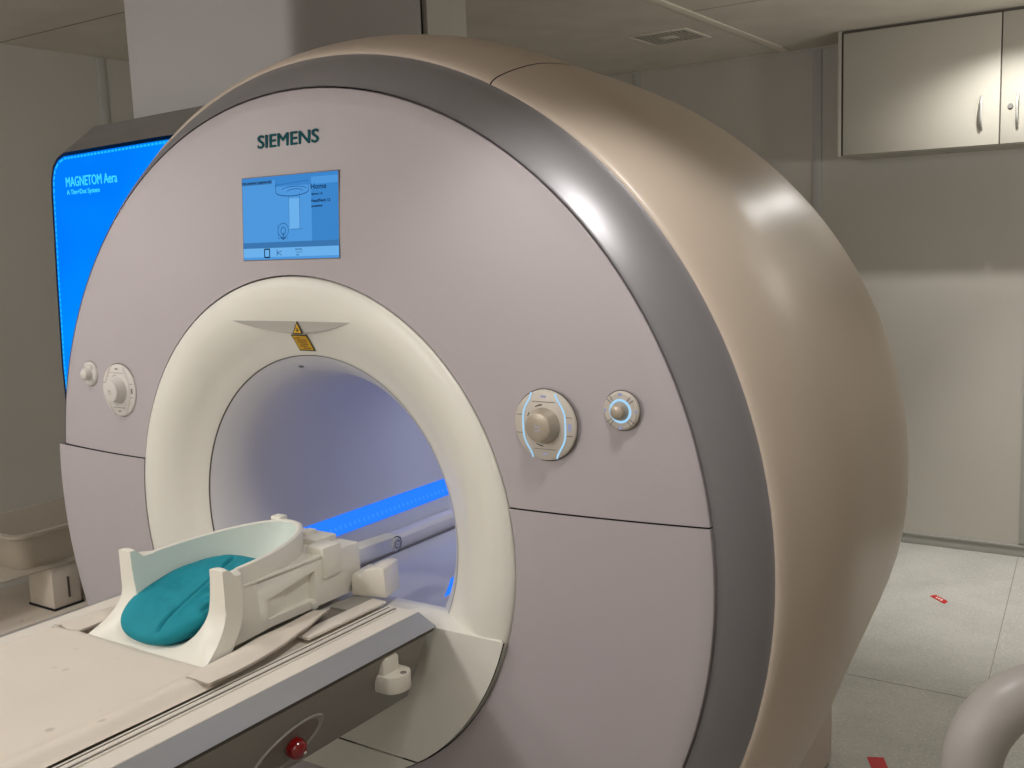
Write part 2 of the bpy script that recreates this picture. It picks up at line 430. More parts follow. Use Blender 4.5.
# brow above the bore
def brow(u, w, rows):
    x = -.185+.375*u; q = max(0, 1-((x-.0025)/.1875)**2)
    zt = 1.535
    def surf(z): return fun_y(min(.585, math.hypot(x, z-ZC)))
    yc = surf(zt)-.004*q
    pts = [(zt+.05, surf(zt+.05)-.0003), (zt+.02, surf(zt+.02)-.0035*q-.0003), (zt, yc-.0003), (zt-.026*q, yc+.003*q-.0003), (zt-.030*q, surf(zt-.030*q)-.0003)]
    z, y = pts[rows[int(round(w*(len(rows)-1)))]]
    return (x, y, z)
bw = MB().grid(lambda u, w: brow(u, w, (0, 1, 2)), 40, 2).grid(lambda u, w: brow(u, w, (3, 4)), 40, 1).build('laser_brow', M['funnel'], ms, angle=20)
MB().grid(lambda u, w: brow(u, w, (2, 3)), 40, 1).build('laser_window', M['window'], bw)
# laser warning labels on the funnel
def onfun(x, z, off=.0022):
    r = math.hypot(x, z-ZC); return (x, fun_y(r)-off, z)
lab = MB().grid(lambda u, w: onfun(-.026+.05*u, 1.462+.040*w, .0026), 4, 8).build('warning_label', M['black'], ms)
MB().grid(lambda u, w: onfun(-.0235+.045*u, 1.4645+.035*w, .0034), 4, 8).build('label_field', M['yellow'], lab)
t = MB()
for i, (a, e) in enumerate(((.1, .5), (.2, .9), (.15, .8), (.3, .85), (.15, .7), (.35, .9))):
    z = 1.495-i*.005
    t.grid(lambda u, w: onfun(-.0225+.043*(a+(e-a)*u), z-.0022*w, .0042), 3, 1)
t.build('label_text', M['orange'], lab)
def tri(mb, s, off, cx=.021, cz=1.5065):
    yb = fun_y(1.535-ZC)-.006
    def pt(x, z): return (x, yb-off, z)
    A = (cx, cz+.030*s+.008*(1-s)); B = (cx-.0165*s, cz+.008*(1-s)); C_ = (cx+.0165*s, cz+.008*(1-s))
    mb.add([pt(*A), pt(*B), pt(*C_)], [(0, 1, 2)]); return mb
lab2 = tri(MB(), 1, .0).build('warning_triangle', M['black'], ms)
tri(MB(), .72, .0006).build('triangle_field', M['yellow'], lab2)
sb = MB()
for i in range(8):
    a = PI/4*i
    c_ = (.021, fun_y(1.535-ZC)-.0072, 1.5155)
    sb.add([c_, (c_[0]+.0045*math.cos(a-.2), c_[1], c_[2]+.0045*math.sin(a-.2)), (c_[0]+.0045*math.cos(a+.2), c_[1], c_[2]+.0045*math.sin(a+.2))], [(0, 1, 2)])
sb.build('laser_burst', M['black'], lab2)
MB().lathe([(0, .002), (.005, .0015), (.006, 0)], (-.066, .045, ZC+.368), (0, 0, -1), 16).build('bore_sensor', M['black'], ms)

# maker's lettering and screen
lt = MB(); text_on(lt, 'SIEMENS', -.095, -.0165, 1.9265, .190, .0290, .0004, .0013)
lt.v = [(x, y+.07*(z-1.94), z) for x, y, z in lt.v]
lt.build('maker_lettering', M['teal_letter'], ms)
sx0, sx1, sz0, sz1, sy = -.144, .156, 1.675, 1.861, -.0385
class SB(MB):
    def build(s, *a, **k):
        s.v = [(x, y+.065*(z-sz0), z) for x, y, z in s.v]; return MB.build(s, *a, **k)

sn = SB().box(sx0-.003, sx1+.002, sy, -.02, sz0-.002, sz1+.002, .001).build('display_screen', M['dgrey'], ms)
W_ = sx1-sx0; Hh = sz1-sz0
def sp(u, w): return (sx0+W_*u, sz1-Hh*w)
def srect(mb, u0, u1, w0, w1, k):
    a = sp(u0, w1); c = sp(u1, w0); return rect(mb, a[0], c[0], a[1], c[1], sy-.0006*k)
def sline(mb, p, q, w, k): return lineseg(mb, sp(*p), sp(*q), w, sy-.0006*k)
srect(SB(), 0, 1, 0, 1, 1).build('screen_image', M['scr_bg'], sn)
m_ = SB(); srect(m_, .735, 1, .13, .79, 2); srect(m_, 0, 1, 0, .045, 2); srect(m_, .36, .735, .045, .13, 2); m_.build('screen_shade', M['scr_side'], sn)
m_ = SB(); srect(m_, 0, 1, .79, .86, 2.2); srect(m_, 0, .33, .045, .09, 2.5); m_.build('screen_bar', M['scr_bar'], sn)
m_ = SB(); srect(m_, 0, 1, .86, .97, 2.2); srect(m_, .505, .615, .28, .64, 2.4); m_.build('screen_bright', M['scr_lt'], sn)
m_ = SB()
def ell(mb, cu_, cw_, a, b_, th, k, n=28, t0=0, t1=2*PI):
    for i in range(n):
        s0 = t0+(t1-t0)*i/n; s1 = t0+(t1-t0)*(i+1)/n
        sline(mb, (cu_+a*math.cos(s0), cw_+b_*math.sin(s0)), (cu_+a*math.cos(s1), cw_+b_*math.sin(s1)), th, k)
sline(m_, (.37, .10), (.37, .20), .0018, 3); sline(m_, (.71, .12), (.71, .2), .0012, 3)
ell(m_, .54, .195, .17, .055, .0022, 3, t0=0, t1=PI); ell(m_, .56, .175, .13, .035, .0015, 3, t0=PI, t1=2*PI); ell(m_, .57, .2, .08, .03, .0015, 3, t0=PI, t1=2*PI)
sline(m_, (.37, .11), (.71, .08), .001, 3)
sline(m_, (.505, .24), (.505, .62), .0009, 3); sline(m_, (.615, .22), (.615, .64), .0012, 3); sline(m_, (.52, .645), (.64, .645), .0009, 3)
m_.build('scanner_drawing', M['scr_mid'], sn); m_ = SB()
ell(m_, .44, .655, .055, .085, .0016, 3); ell(m_, .44, .66, .025, .045, .002, 3)
for (a, c) in (((.385, .575), (.385, .75)), ((.385, .75), (.49, .75))): sline(m_, a, c, .001, 3)
sline(m_, (.41, .725), (.44, .765), .003, 3); sline(m_, (.44, .765), (.47, .725), .003, 3); sline(m_, (.44, .68), (.44, .76), .0025, 3)
m_.build('coil_drawing', M['scr_mid'], sn); m_ = SB()
sline(m_, (.37, .88), (.37, .96), .002, 3); sline(m_, (.37, .92), (.42, .9), .0015, 3); sline(m_, (.37, .92), (.42, .95), .0015, 3)
m_.build('menu_icon', M['scr_mid'], sn); m_ = SB()
sline(m_, (.56, .885), (.63, .885), .002, 3); sline(m_, (.63, .885), (.63, .93), .0012, 3); sline(m_, (.57, .92), (.62, .92), .0012, 3); sline(m_, (.57, .95), (.60, .955), .002, 3)
m_.build('menu_icon', M['scr_mid'], sn)
m_ = SB()
for (a, c) in (((.235, .87), (.235, .975)), ((.29, .87), (.29, .975)), ((.235, .873), (.29, .873)), ((.235, .973), (.29, .973))): sline(m_, a, c, .003, 3)
m_.build('menu_icon', M['scr_dk'], sn)
def stext(txt, u, w, wd, hh, bold=0): 
    p_ = sp(u, w); text_on(m_ := SB(), txt, p_[0], sy-.0024, p_[1], wd*W_, hh*Hh, 0, bold); m_.build('screen_caption', M['scr_dk'], sn)
stext('No patient registered', .01, .083, .31, .036, .0003)
stext('Home', .735, .19, .155, .062, .0003)
stext('Spine 12', .74, .265, .11, .032, .0004); stext('Head/Neck 12', .74, .342, .185, .034, .0004); stext('posterior', .74, .408, .11, .034, .0004)

# control dials on the face
def dial(cx, cz, lit):
    y = face_y(math.hypot(cx, cz-ZC))-.001
    R = .070; m0 = M['dial'] if lit else M['dialL']
    d = MB().lathe([(0, .009), (R-.006, .009), (R-.001, .006), (R, 0)], (cx, y, cz), (0, -1, 0), 64).build('control_dial', m0, ms)
    gp = MB(); yy = y-.0094
    for i in range(64):                                   # rim shadow painted as a dark line
        a = 2*PI*i/64; a2 = 2*PI*(i+1)/64
        lineseg(gp, (cx+(R+.0008)*math.cos(a), cz+(R+.0008)*math.sin(a)), (cx+(R+.0008)*math.cos(a2), cz+(R+.0008)*math.sin(a2)), .0018, y-.0015)
    for s_ in (-1, 1):
        for z in (-.017, .019): lineseg(gp, (cx+s_*.05, cz+z), (cx+s_*.0635, cz+z), .0011, yy)
    for z in (.0465, -.0465): lineseg(gp, (cx-.026, cz+z), (cx+.026, cz+z), .001, yy)
    for a, w in ((100, .0025), (112, .002), (-100, .0025), (-112, .002), (150, .0022), (190, .0022), (220, .002)):
        lineseg(gp, (cx+.041*math.cos(dr(a-6)), cz+.041*math.sin(dr(a-6))), (cx+.041*math.cos(dr(a+6)), cz+.041*math.sin(dr(a+6))), w*(1 if lit else .4), yy)
    gp.build('seams_rim_shade', M['gap2'], d)
    for s_ in (-1, 1):
        tr = MB(); P_ = []
        for i in range(25):
            z = -.064+.128*i/24; q = math.cos(PI*(z/.064)/2)**1.0
            off = .0275+.0205*smooth(.0, 1, math.cos(PI*z/.128))
            P_.append((cx+s_*off, cz+z))
        for p0, p1 in zip(P_, P_[1:]): lineseg(tr, p0, p1, .0036, yy-.0004)
        tr.build('light_line', M['cyan'] if lit else M['dial'], d)
    kb = MB().lathe([(0, .035), (.0255, .035), (.028, .0337), (.0292, .031), (.0315, .018), (.0350, .0125), (.0355, .009)], (cx, y, cz), (0, -1, 0), 48).build('knob', M['knob'] if lit else M['dialL'], d)
    sym = MB()
    tk = y-.0354
    lineseg(sym, (cx-.006, cz-.006), (cx+.006, cz-.006), .0012, tk); lineseg(sym, (cx-.004, cz-.002), (cx-.004, cz+.006), .0012, tk); lineseg(sym, (cx+.003, cz-.003), (cx+.003, cz+.004), .0012, tk); lineseg(sym, (cx-.004, cz+.001), (cx+.003, cz+.001), .0012, tk)
    ms_ = M['bluebtn'] if lit else M['slot']
    sym.build('knob_symbol', ms_, d)
    lineseg(MB(), (cx-.006, cz-.056), (cx+.006, cz-.056), .003, yy).build('button_symbol', ms_, d)
    lineseg(MB(), (cx-.006, cz+.057), (cx+.006, cz+.057), .004, yy).build('button_symbol', ms_, d)
    bt = MB(); rect(bt, cx+.054, cx+.061, cz-.007, cz+.007, yy); bt.build('side_button', M['bluebtn'] if lit else M['slot'], d)
    return d
dial(.668, 1.341, True)
dial(-.660, 1.343, False)
def small_dial(cx, cz, lit, R):
    y = face_y(math.hypot(cx, cz-ZC))-.001; m0 = M['dial'] if lit else M['dialL']
    d = MB().lathe([(0, .009), (R-.005, .009), (R-.001, .006), (R, 0)], (cx, y, cz), (0, -1, 0), 48).build('audio_dial', m0, ms)
    gp = MB(); yy = y-.0094
    for i in range(48):  # shade around the small rim, drawn as a dark ring
        a = 2*PI*i/48; a2 = 2*PI*(i+1)/48
        lineseg(gp, (cx+(R+.0006)*math.cos(a), cz+(R+.0006)*math.sin(a)), (cx+(R+.0006)*math.cos(a2), cz+(R+.0006)*math.sin(a2)), .0016, y-.0015)
    for a in (38, 52, 128, 142, 218, 232, 308, 322):
        lineseg(gp, (cx+R*.58*math.cos(dr(a)), cz+R*.58*math.sin(dr(a))), (cx+R*.95*math.cos(dr(a)), cz+R*.95*math.sin(dr(a))), .0012, yy)
    gp.build('seams_rim_shade', M['gap2'], d)
    if lit:
        MB().lathe([(.0185, .010), (.0222, .0105), (.0230, .009)], (cx, y, cz), (0, -1, 0), 40).build('glow_ring', M['cyan'], d)
        for q in ((-.004, .004, -.034, -.029), (-.004, .004, .029, .034), (-.034, -.030, -.003, .003), (.030, .034, -.003, .003)):
            rect(MB(), cx+q[0], cx+q[1], cz+q[2], cz+q[3], yy).build('button_symbol', M['bluebtn'], d)
    MB().lathe([(0, .028), (.008, .0275), (.013, .025), (.0155, .020), (.0165, .014), (.017, .009)], (cx, y, cz), (0, -1, 0), 36).build('knob', M['knob'] if lit else M['dialL'], d)
small_dial(.826, 1.3765, True, .0375)
small_dial(-.806, 1.379, False, .034)

# illuminated flank panel behind the ring
PY = .30
arc_in = [(.96*math.cos(dr(a)), ZC+.96*math.sin(dr(a))) for a in range(118, 197, 6)]
outline = arc_in[::-1][:0]+[(-.93, .80), (-1.43, .80), (-1.434, 1.34), (-1.418, 1.62), (-1.398, 1.90), (-1.392, 1.945), (-1.378, 1.982), (-1.352, 2.006), (-1.318, 2.018), (-.9, 2.027), (-.45, 2.034)]+arc_in
def offs(poly, d):
    n = len(poly); out = []
    for i in range(n):
        p0 = Vector(poly[i-1]); p1 = Vector(poly[i]); p2 = Vector(poly[(i+1) % n])
        d1 = (p1-p0).normalized(); d2 = (p2-p1).normalized()
        n1 = Vector((-d1.y, d1.x)); n2 = Vector((-d2.y, d2.x)); nn = (n1+n2).normalized(); k = d/max(.4, nn.dot(n1))
        q = p1+nn*k; out.append((q.x, q.y))
    return out
hs = MB()
o1 = offs(outline, .008); n = len(outline)
top = [(-.93, .80), (-1.436, .80), (-1.440, 1.34), (-1.426, 1.62), (-1.414, 1.92), (-1.396, 1.97), (-1.35, 2.025), (-1.30, 2.075), (-1.25, 2.106), (-.9, 2.115), (-.45, 2.124)]+arc_in
back = [(x+(.02 if x < -1.2 else 0), z-(.003 if z > 2.05 else 0)) for x, z in top]
assert len(outline) == len(top)
vs2 = [(x, PY, z) for x, z in o1]+[(x, PY+.006, z) for x, z in offs(outline, .012)]+[(x, PY+.07, z) for x, z in top]+[(x, 1.05, z) for x, z in back]
fs = []
for k in range(3):
    for i in range(n): fs.append((k*n+i, k*n+(i+1) % n, (k+1)*n+(i+1) % n, (k+1)*n+i))
fs.append(tuple(3*n+i for i in range(n)))
hs.add(vs2, fs)
fp = hs.build('flank_housing', M['dgrey'], ms, angle=30)
inner = offs(outline, -.004)
MB().add([(x, PY-.002, z) for x, z in inner], [tuple(range(n))]).build('illuminated_panel', M['bluepanel'], fp)
el = MB()
i1 = offs(outline, -.008); i2 = offs(outline, -.017)
P1 = i1[1:]; 
for (a, c) in zip(i1[1:10], i1[2:11]):
    L = (Vector(c)-Vector(a)).length; nseg = max(1, int(L/.017))
    for k in range(nseg):
        p0 = Vector(a).lerp(Vector(c), (k+.15)/nseg); p1 = Vector(a).lerp(Vector(c), (k+.85)/nseg)
        dd = (p1-p0).normalized(); nn = Vector((dd.y, -dd.x))*.0065
        el.add([(p0.x, PY-.003, p0.y), (p1.x, PY-.003, p1.y), (p1.x+nn.x, PY-.003, p1.y+nn.y), (p0.x+nn.x, PY-.003, p0.y+nn.y)], [(0, 1, 2, 3)])
el.build('panel_edge_lights', M['panel_edge'], fp)
tx = MB(); text_on(tx, 'MAGNETOM Aera', -1.315, PY-.004, 1.918, .262, .030, 0, .0012); text_on(tx, 'A Tim+Dot System', -1.315, PY-.004, 1.889, .170, .019, 0, .0009)
tx.build('panel_lettering', M['panel_txt'], fp)
# pedestal
MB().box(-.80, .80, .42, 1.43, .0, .66, .02).build('pedestal', M['hood'], ms)

# duct from the scanner top to the ceiling
dk = thing('ceiling_duct', 'pale boxed service duct rising from the scanner top to the ceiling', 'duct', (-.9, .9, 2.126))
MB().prism([(-1.218, .5), (-.52, .5), (-.495, .508), (-.482, .53), (-.48, .56), (-.48, 1.10), (-1.218, 1.10)], 2, 2.126, H).build('duct_casing', M['duct'], dk, angle=50)
MB().box(-1.17, -.50, 1.10, 1.135, 2.126, H).build('duct_gap', M['gap'], dk)
MB().box(-1.218, -.48, 1.135, 1.36, 2.126, H, .003).build('duct_casing', M['wall'], dk)

# ------------------------------------------------------------------ patient table
tb = thing('patient_table', 'long white patient table with grey slanted edges, docked into the scanner bore', 'table', (0, -1.3, 0))
YE = -.062; YB = -2.35
MB().prism([(-.345, TZ), (-.295, TZ), (-.295, TZ-.012), (.262, TZ-.012), (.262, TZ), (.345, TZ), (.347, TZ-.006), (.3, TZ-.03), (-.3, TZ-.03), (-.347, TZ-.006)], 1, YB, YE, .0012, 1).build('table_frame', M['tabw'], tb)
gv = MB()
for x in (.272, .290): gv.box(x-.0025, x+.0025, YB, YE-.01, TZ-.002, TZ+.0008)
gv.box(-.288, -.284, YB, YE-.01, TZ-.002, TZ+.0008)
gv.build('rail_groove', M['gap2'], tb)
rg = MB().box(.276, .287, YB, YE-.01, TZ-.002, TZ+.0025, .0015).box(.294, .300, YB, YE-.02, TZ-.002, TZ+.0025, .0012)
rg.build('table_rail', M['tabw'], tb)
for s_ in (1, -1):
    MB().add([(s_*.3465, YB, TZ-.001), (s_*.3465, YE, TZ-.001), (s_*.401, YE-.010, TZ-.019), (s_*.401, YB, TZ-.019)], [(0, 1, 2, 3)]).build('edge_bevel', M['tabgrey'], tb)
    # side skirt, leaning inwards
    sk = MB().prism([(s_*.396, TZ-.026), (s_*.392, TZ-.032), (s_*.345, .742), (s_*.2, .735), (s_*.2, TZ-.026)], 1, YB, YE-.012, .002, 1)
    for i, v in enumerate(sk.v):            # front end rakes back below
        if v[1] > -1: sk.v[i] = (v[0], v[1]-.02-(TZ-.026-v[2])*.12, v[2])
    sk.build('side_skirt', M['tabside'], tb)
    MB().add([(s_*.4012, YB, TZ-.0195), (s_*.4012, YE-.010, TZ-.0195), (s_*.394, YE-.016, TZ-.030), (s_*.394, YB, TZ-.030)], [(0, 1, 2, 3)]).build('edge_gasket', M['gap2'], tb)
MB().box(-.2, .2, YB, YE-.06, .74, TZ-.03).build('table_core', M['tabside'], tb)
MB().box(-.16, .16, -2.0, -.75, .08, .74, .02).build('lift_column', M['tabside'], tb)
MB().box(-.26, .26, -2.2, -.55, .0, .09, .02).build('base', M['tabgrey'], tb)
# bracket handle on the side
hb = MB()
D_ = [(-.244, 0), (-.244, .03)]+[(-.244+.034-.034*math.cos(PI*i/12), .03+.026*math.sin(PI*i/12)) for i in range(1, 12)]+[(-.176, .03), (-.176, 0)]
hb.prism([(.372+d_, y_) for y_, d_ in D_], 2, .812, .848, .003)
hb.prism([(-.240, .83), (-.240, .876), (-.232, .884), (-.200, .884), (-.192, .876), (-.192, .83)], 0, .376, .396, .003)
hbo = hb.build('release_handle', M['white'], tb)
MB().lathe([(0, .001), (.006, .001), (.007, 0)], (.418, -.206, .8482), (0, 0, 1), 16).build('handle_plug', M['slot'], hbo)
# small recess line and emergency stop
def side_x(z): return .392-(TZ-.032-z)*(.047/(TZ-.032-.742))
tx_ = Vector((1, 0, -(.047/(TZ-.032-.742)))).normalized()
cyx, cyz = -.475, .797
oc = Vector((side_x(cyz)+.0005, cyx, cyz)); nrm = Vector((1, 0, -.335)).normalized(); uu = Vector((0, 1, 0)); ww = nrm.cross(uu)*-1
if ww.z < 0: ww = -ww
rim = MB(); N = 40
def ep(a, r, h):
    # slanted ellipse in the skirt plane
    e1 = (uu*.96+ww*.28).normalized(); e2 = (ww*.96-uu*.28).normalized()
    return tuple(oc+e1*(.085*r*math.cos(a))+e2*(.038*r*math.sin(a))+nrm*h)
prof = [(1.08, 0), (1.03, .0035), (.97, .003), (.9, .0012)]
rim.grid(lambda u, w: ep(2*PI*u, *prof[int(round(w*3))]), N, 3)
ro = rim.build('stop_button_rim', M['tabside'], tb)
MB().grid(lambda u, w: ep(2*PI*u, .93*(1-w), .001), N, 4).build('stop_button_dish', M['slot'], ro)
c2 = oc+uu*.012-ww*.002
sbn = MB().lathe([(0, .030), (.008, .029), (.014, .026), (.0185, .020), (.020, .012), (.019, .003), (.016, 0)], c2, nrm, 32).build('emergency_button', M['red'], tb)
MB().lathe([(0, .0315), (.003, .031), (.0035, .029)], c2+uu*.004, nrm, 14).build('button_mark', M['white'], sbn)
# tabletop connector covers beside the coil
MB().box(.205, .245, -.29, -.05, TZ-.004, TZ+.0028, .002).build('slot_cover', M['tabw'], tb)
MB().box(.160, .200, -.245, -.135, TZ-.011, TZ-.002).build('plug_recess', M['slot'], tb)
MB().box(.15, .205, -.13, -.045, TZ-.012, TZ+.001, .002).build('slot_cover', M['tabside'], tb)

# mattress with a softly rumpled end
def matt(u, w):
    x = -.292+.552*u; y = -2.25+1.745*w
    e = min(u, 1-u)*.55; z = TZ+.003+.011*smooth(0, .035, e)
    z += .0035*noise.noise(Vector((x*5, y*2.5, 0)))*smooth(0, .1, e)+.0015*noise.noise(Vector((x*18, y*8, 3)))
    z = max(TZ+.003, z-.009*smooth(-.515, -.503, y))
    z -= .0028*math.exp(-((x-.205)/.006)**2)            # welt along the right edge
    return (x, y, z)
mm = MB().grid(matt, 90, 150)
mt = tag(mm.build('table_mattress', M['pad'], angle=60), 'long cream vinyl mattress pad lying on the patient table', 'mattress')
# loose cover flap beside the coil
def flap(u, w):
    y = -.56+.38*u; x0 = .20-.048*u; x1 = .265-.07*u**2; x = x0+(x1-x0)*w
    z = TZ+.016*(1-.4*u)+.010*math.sin(PI*w)*math.sin(PI*u)*(1-.3*u)+.008*w*smooth(.3, 1, u)+.003*noise.noise(Vector((x*20, y*14, 1)))
    return (x, y, z)
def flap2(u, w): x, y, z = flap(u, w); return (x, y, z-.004)
fl = MB().grid(flap, 24, 10).grid(flap2, 24, 10)
tag(fl.build('mattress_flap', M['pad'], angle=60), 'loose cream cover flap lying right of the white head coil', 'cover')
def flapL(u, w):
    y = -.52+.36*u; x1 = -.212; x0 = -.285+.02*u; x = x0+(x1-x0)*w
    return (x, y, TZ+.006+.012*math.sin(PI*w*.9+.2)*(1-.6*u)+.003*noise.noise(Vector((x*20, y*14, 5))))
fl = MB().grid(flapL, 20, 10).grid(lambda u, w: tuple(Vector(flapL(u, w))-Vector((0, 0, .004))), 20, 10)
tag(fl.build('mattress_flap', M['pad'], angle=60), 'loose cream cover flap lying left of the white head coil', 'cover')

# ------------------------------------------------------------------ head coil
hc = thing('head_coil', 'white open head coil cradle on the table, holding a teal cushion', 'head coil', (0, -.25, TZ))
zb, zr = TZ+.0135, 1.083
YF, YS, RY = -.425, -.36, .27           # front, where the back curve starts, its depth
def plan(t, half, ry):
    # t 0..1 from right front, around the back, to left front
    if t < .3: return Vector((half, YF+(YS-YF)*t/.3, 0))
    if t > .7: return Vector((-half, YF+(YS-YF)*(1-t)/.3, 0))
    a = PI*(t-.3)/.4
    return Vector((half*math.cos(a), YS+ry*math.sin(a), 0))
def flare(p):
    x, y, z = p
    w = smooth(-.30, YF, y); k = max(0, (1.005-z)/.085)
    return (x*(1+.13*w*min(1, k)**2.5), y-.075*w*min(1.1, k)**2.2, z)
def rim_z(t):
    return zr-.018*smooth(.05, .16, t)*smooth(.95, .84, t)+.014*smooth(.25, .5, t)*smooth(.75, .5, t)
def inner(u, w):
    p = plan(u, .124, RY-.004); sp_ = Vector((0, min(p.y, YS), 0)); f_ = PI/2*w
    c = math.cos(f_)**.40; s_ = math.sin(f_)**1.15
    q = sp_+(p-sp_)*c
    return flare((q.x, q.y, rim_z(u)-(rim_z(u)-zb)*s_))
NU, NW = 64, 20
MB().grid(inner, NU, NW).build('cradle_lining', M['coil_in'], hc, angle=60)
sh = MB()
def th(u): return .162-.028*smooth(.2, .3, u)*smooth(.8, .7, u)
def outer(u, w):
    p = plan(u, th(u), RY+.012); return flare((p.x, p.y, rim_z(u)-(rim_z(u)-TZ-.001)*w))
def rimf(u, w):
    p = Vector(inner(u, 0)).lerp(Vector(outer(u, 0)), w); p.z += .003*math.sin(PI*w)*smooth(0, .04, u)*smooth(1, .96, u); return tuple(p)
sh.grid(rimf, NU, 4).grid(outer, NU, 16)
# front face: from U lining edge to outer edge
for side in (0, 1):
    def frontf(u, w):
        a = Vector(inner(side, u)); b_ = Vector(outer(side, min(1, u*1.0)))
        if u > .55:
            k = (u-.55)/.45; b_ = Vector(outer(side, 1)).lerp(Vector((0, outer(side, 1)[1], TZ+.001)), k)
        else: b_ = Vector(outer(side, u/.55))
        return tuple(a.lerp(b_, w))
    sh.grid(frontf, 40, 3)
sh.build('cradle_shell', M['coil'], hc, angle=40)
# side housings with a framed recess
def ring_x(y):
    return .134*math.sqrt(max(0, 1-(max(0, y-YS)/(RY+.012))**2))
for s_ in (1, -1):
    xo = .132
    hs = MB()
    ys0, ys1, z0, z1 = -.350, -.005, TZ+.003, 1.026
    win = [(-.290, .936), (-.155, .936), (-.150, 1.000), (-.290, .978)]
    out = [(ys0, z0), (ys1, z0), (ys1, z1), (ys0, z1)]
    vs = [(s_*xo, y, z) for y, z in out]+[(s_*xo, y, z) for y, z in win]+[(s_*(xo-.014), y*.94-.013, z*.94+.058) for y, z in win]
    fs = [(i, (i+1) % 4, 4+(i+1) % 4, 4+i) for i in range(4)]+[(4+i, 4+(i+1) % 4, 8+(i+1) % 4, 8+i) for i in range(4)]+[(8, 9, 10, 11)]
    hs.add(vs, fs)
    # ledge between the ring wall and the housing, ends closed
    NL = 30; vs = []
    for i in range(NL+1):
        y = ys0+(-.085-ys0)*i/NL; x = min(ring_x(y)-.004, xo)
        vs += [(s_*x, y, z1), (s_*xo, y, z1)]
    hs.add(vs, [(2*i, 2*i+1, 2*i+3, 2*i+2) for i in range(NL)])
    hs.prism([(ys0-.002, z1-.002), (-.07, z1-.002), (-.07, z1+.004), (ys0-.002, z1+.004)], 0, s_*(xo-.008), s_*(xo+.003), .0015)
    hs.build('side_housing', M['coil'], hc, angle=30)
    MB().box(.085 if s_ > 0 else -.138, .138 if s_ > 0 else -.085, -.128, -.070, .975, 1.044, .003).build('hinge_block', M['coil'], hc)
    MB().box(s_*.130 if s_ > 0 else -.142, .142 if s_ > 0 else -.130, -.17, -.155, TZ+.003, TZ+.02, .003).build('latch_foot', M['coil'], hc)
rb = MB().box(-.1318, .1318, -.088, -.005, TZ+.003, 1.0262, .002).box(-.075, .07, -.078, -.012, 1.02, 1.040, .003)
rb.build('rear_block', M['coil'], hc)
MB().box(-.060, -.030, -.092, -.066, 1.03, 1.086, .003).build('rear_lug', M['coil'], hc)
MB().box(-.0, .026, -.066, -.03, 1.03, 1.050, .003).build('rear_lug', M['coil'], hc)
ar = MB().prism([(-.005, .985), (.215, .975), (.222, .968), (.222, .945), (.215, .940), (-.005, .950)], 0, .022, .070, .003)
aro = ar.build('locking_arm', M['coil'], hc)
MB().lathe([(0, .006), (.009, .006), (.0095, .004), (.016, .004), (.018, 0)], (.07, .195, .9575), (1, 0, 0), 32).build('arm_knob', M['white'], hc)
kr = MB().lathe([(.0085, .0068), (.0105, .0068)], (.07, .195, .9575), (1, 0, 0), 32).lathe([(.018, .002), (.0205, .002)], (.07, .195, .9575), (1, 0, 0), 20, -2.2, 1.2)
kr.lathe([(0, .0068), (.0016, .0068)], (.07, .195, .9575), (1, 0, 0), 10)
kr.build('knob_ring', M['gap'], hc)

# teal cushion lying in the cradle
def cush_xy(a, rho):
    ca, sa = math.cos(a), math.sin(a)
    k = (abs(ca)**3.2+abs(sa)**3.2)**(-1/3.2)
    lx = .116*rho*k*ca; ly = .158*rho*k*sa
    lx *= 1-.22*(ly/.15)*smooth(-.15, .15, ly)
    return lx, ly
def cush_top(lx, ly, rho):
    z = .036*max(0, 1-rho**4)**.5
    z += (.005*noise.noise(Vector((lx*16, ly*10, 0)))+.002*noise.noise(Vector((lx*45, ly*38, 2))))*(1-rho**6)
    d = fold_d(lx, ly)
    z -= .016*math.exp(-(d/.0055)**2)*smooth(.15, .11, abs(ly+.01))-.006*math.exp(-((d-.014)/.010)**2)*smooth(.14, .08, abs(ly+.01))
    for (cx, sl, w, y0, dp) in ((.088, .25, .004, -.01, .007), (.076, .55, .0035, .01, .006), (.1, -.1, .004, -.03, .006)):
        z -= dp*math.exp(-((lx-cx-sl*(ly-y0))/w)**2)*smooth(.055, .02, abs(ly-y0))
    return z
def fold_d(lx, ly): return lx-.026+.28*ly+.9*ly*ly
def place(lx, ly, z):
    q = Vector((lx, ly, z+1.5*lx*lx))
    q = Matrix.Rotation(dr(-1), 3, 'Z') @ Matrix.Rotation(dr(13), 3, 'X') @ q
    return (q.x-.014, q.y-.342, q.z+.973)
def cush(u, w):
    a = 2*PI*u
    rho = w*2 if w <= .5 else (1-w)*2
    rho = math.sin(PI/2*rho)
    lx, ly = cush_xy(a, rho)
    z = -.034*max(0, 1-rho**4)**.5 if w < .5 else cush_top(lx, ly, rho)
    return place(lx, ly, z)
cu_ = MB().grid(cush, 160, 110)
cuo = tag(cu_.build('head_cushion', M['teal'], angle=70), 'creased teal fabric cushion lying inside the white head coil', 'cushion')

# white wedge block behind the coil
xf = Matrix.Translation((.176, -.012, TZ)) @ Matrix.Rotation(dr(14), 4, 'Z')
wb = MB().prism([(-.038, .001), (.048, .001), (.046, .070), (.030, .072), (-.002, .062), (-.006, .050), (-.018, .050), (-.023, .055), (-.037, .049)], 1, -.035, .04, .004, xf=xf)
tag(wb.build('pad_block', M['white'], angle=40), 'small white notched block standing at the bore mouth behind the head coil', 'block')

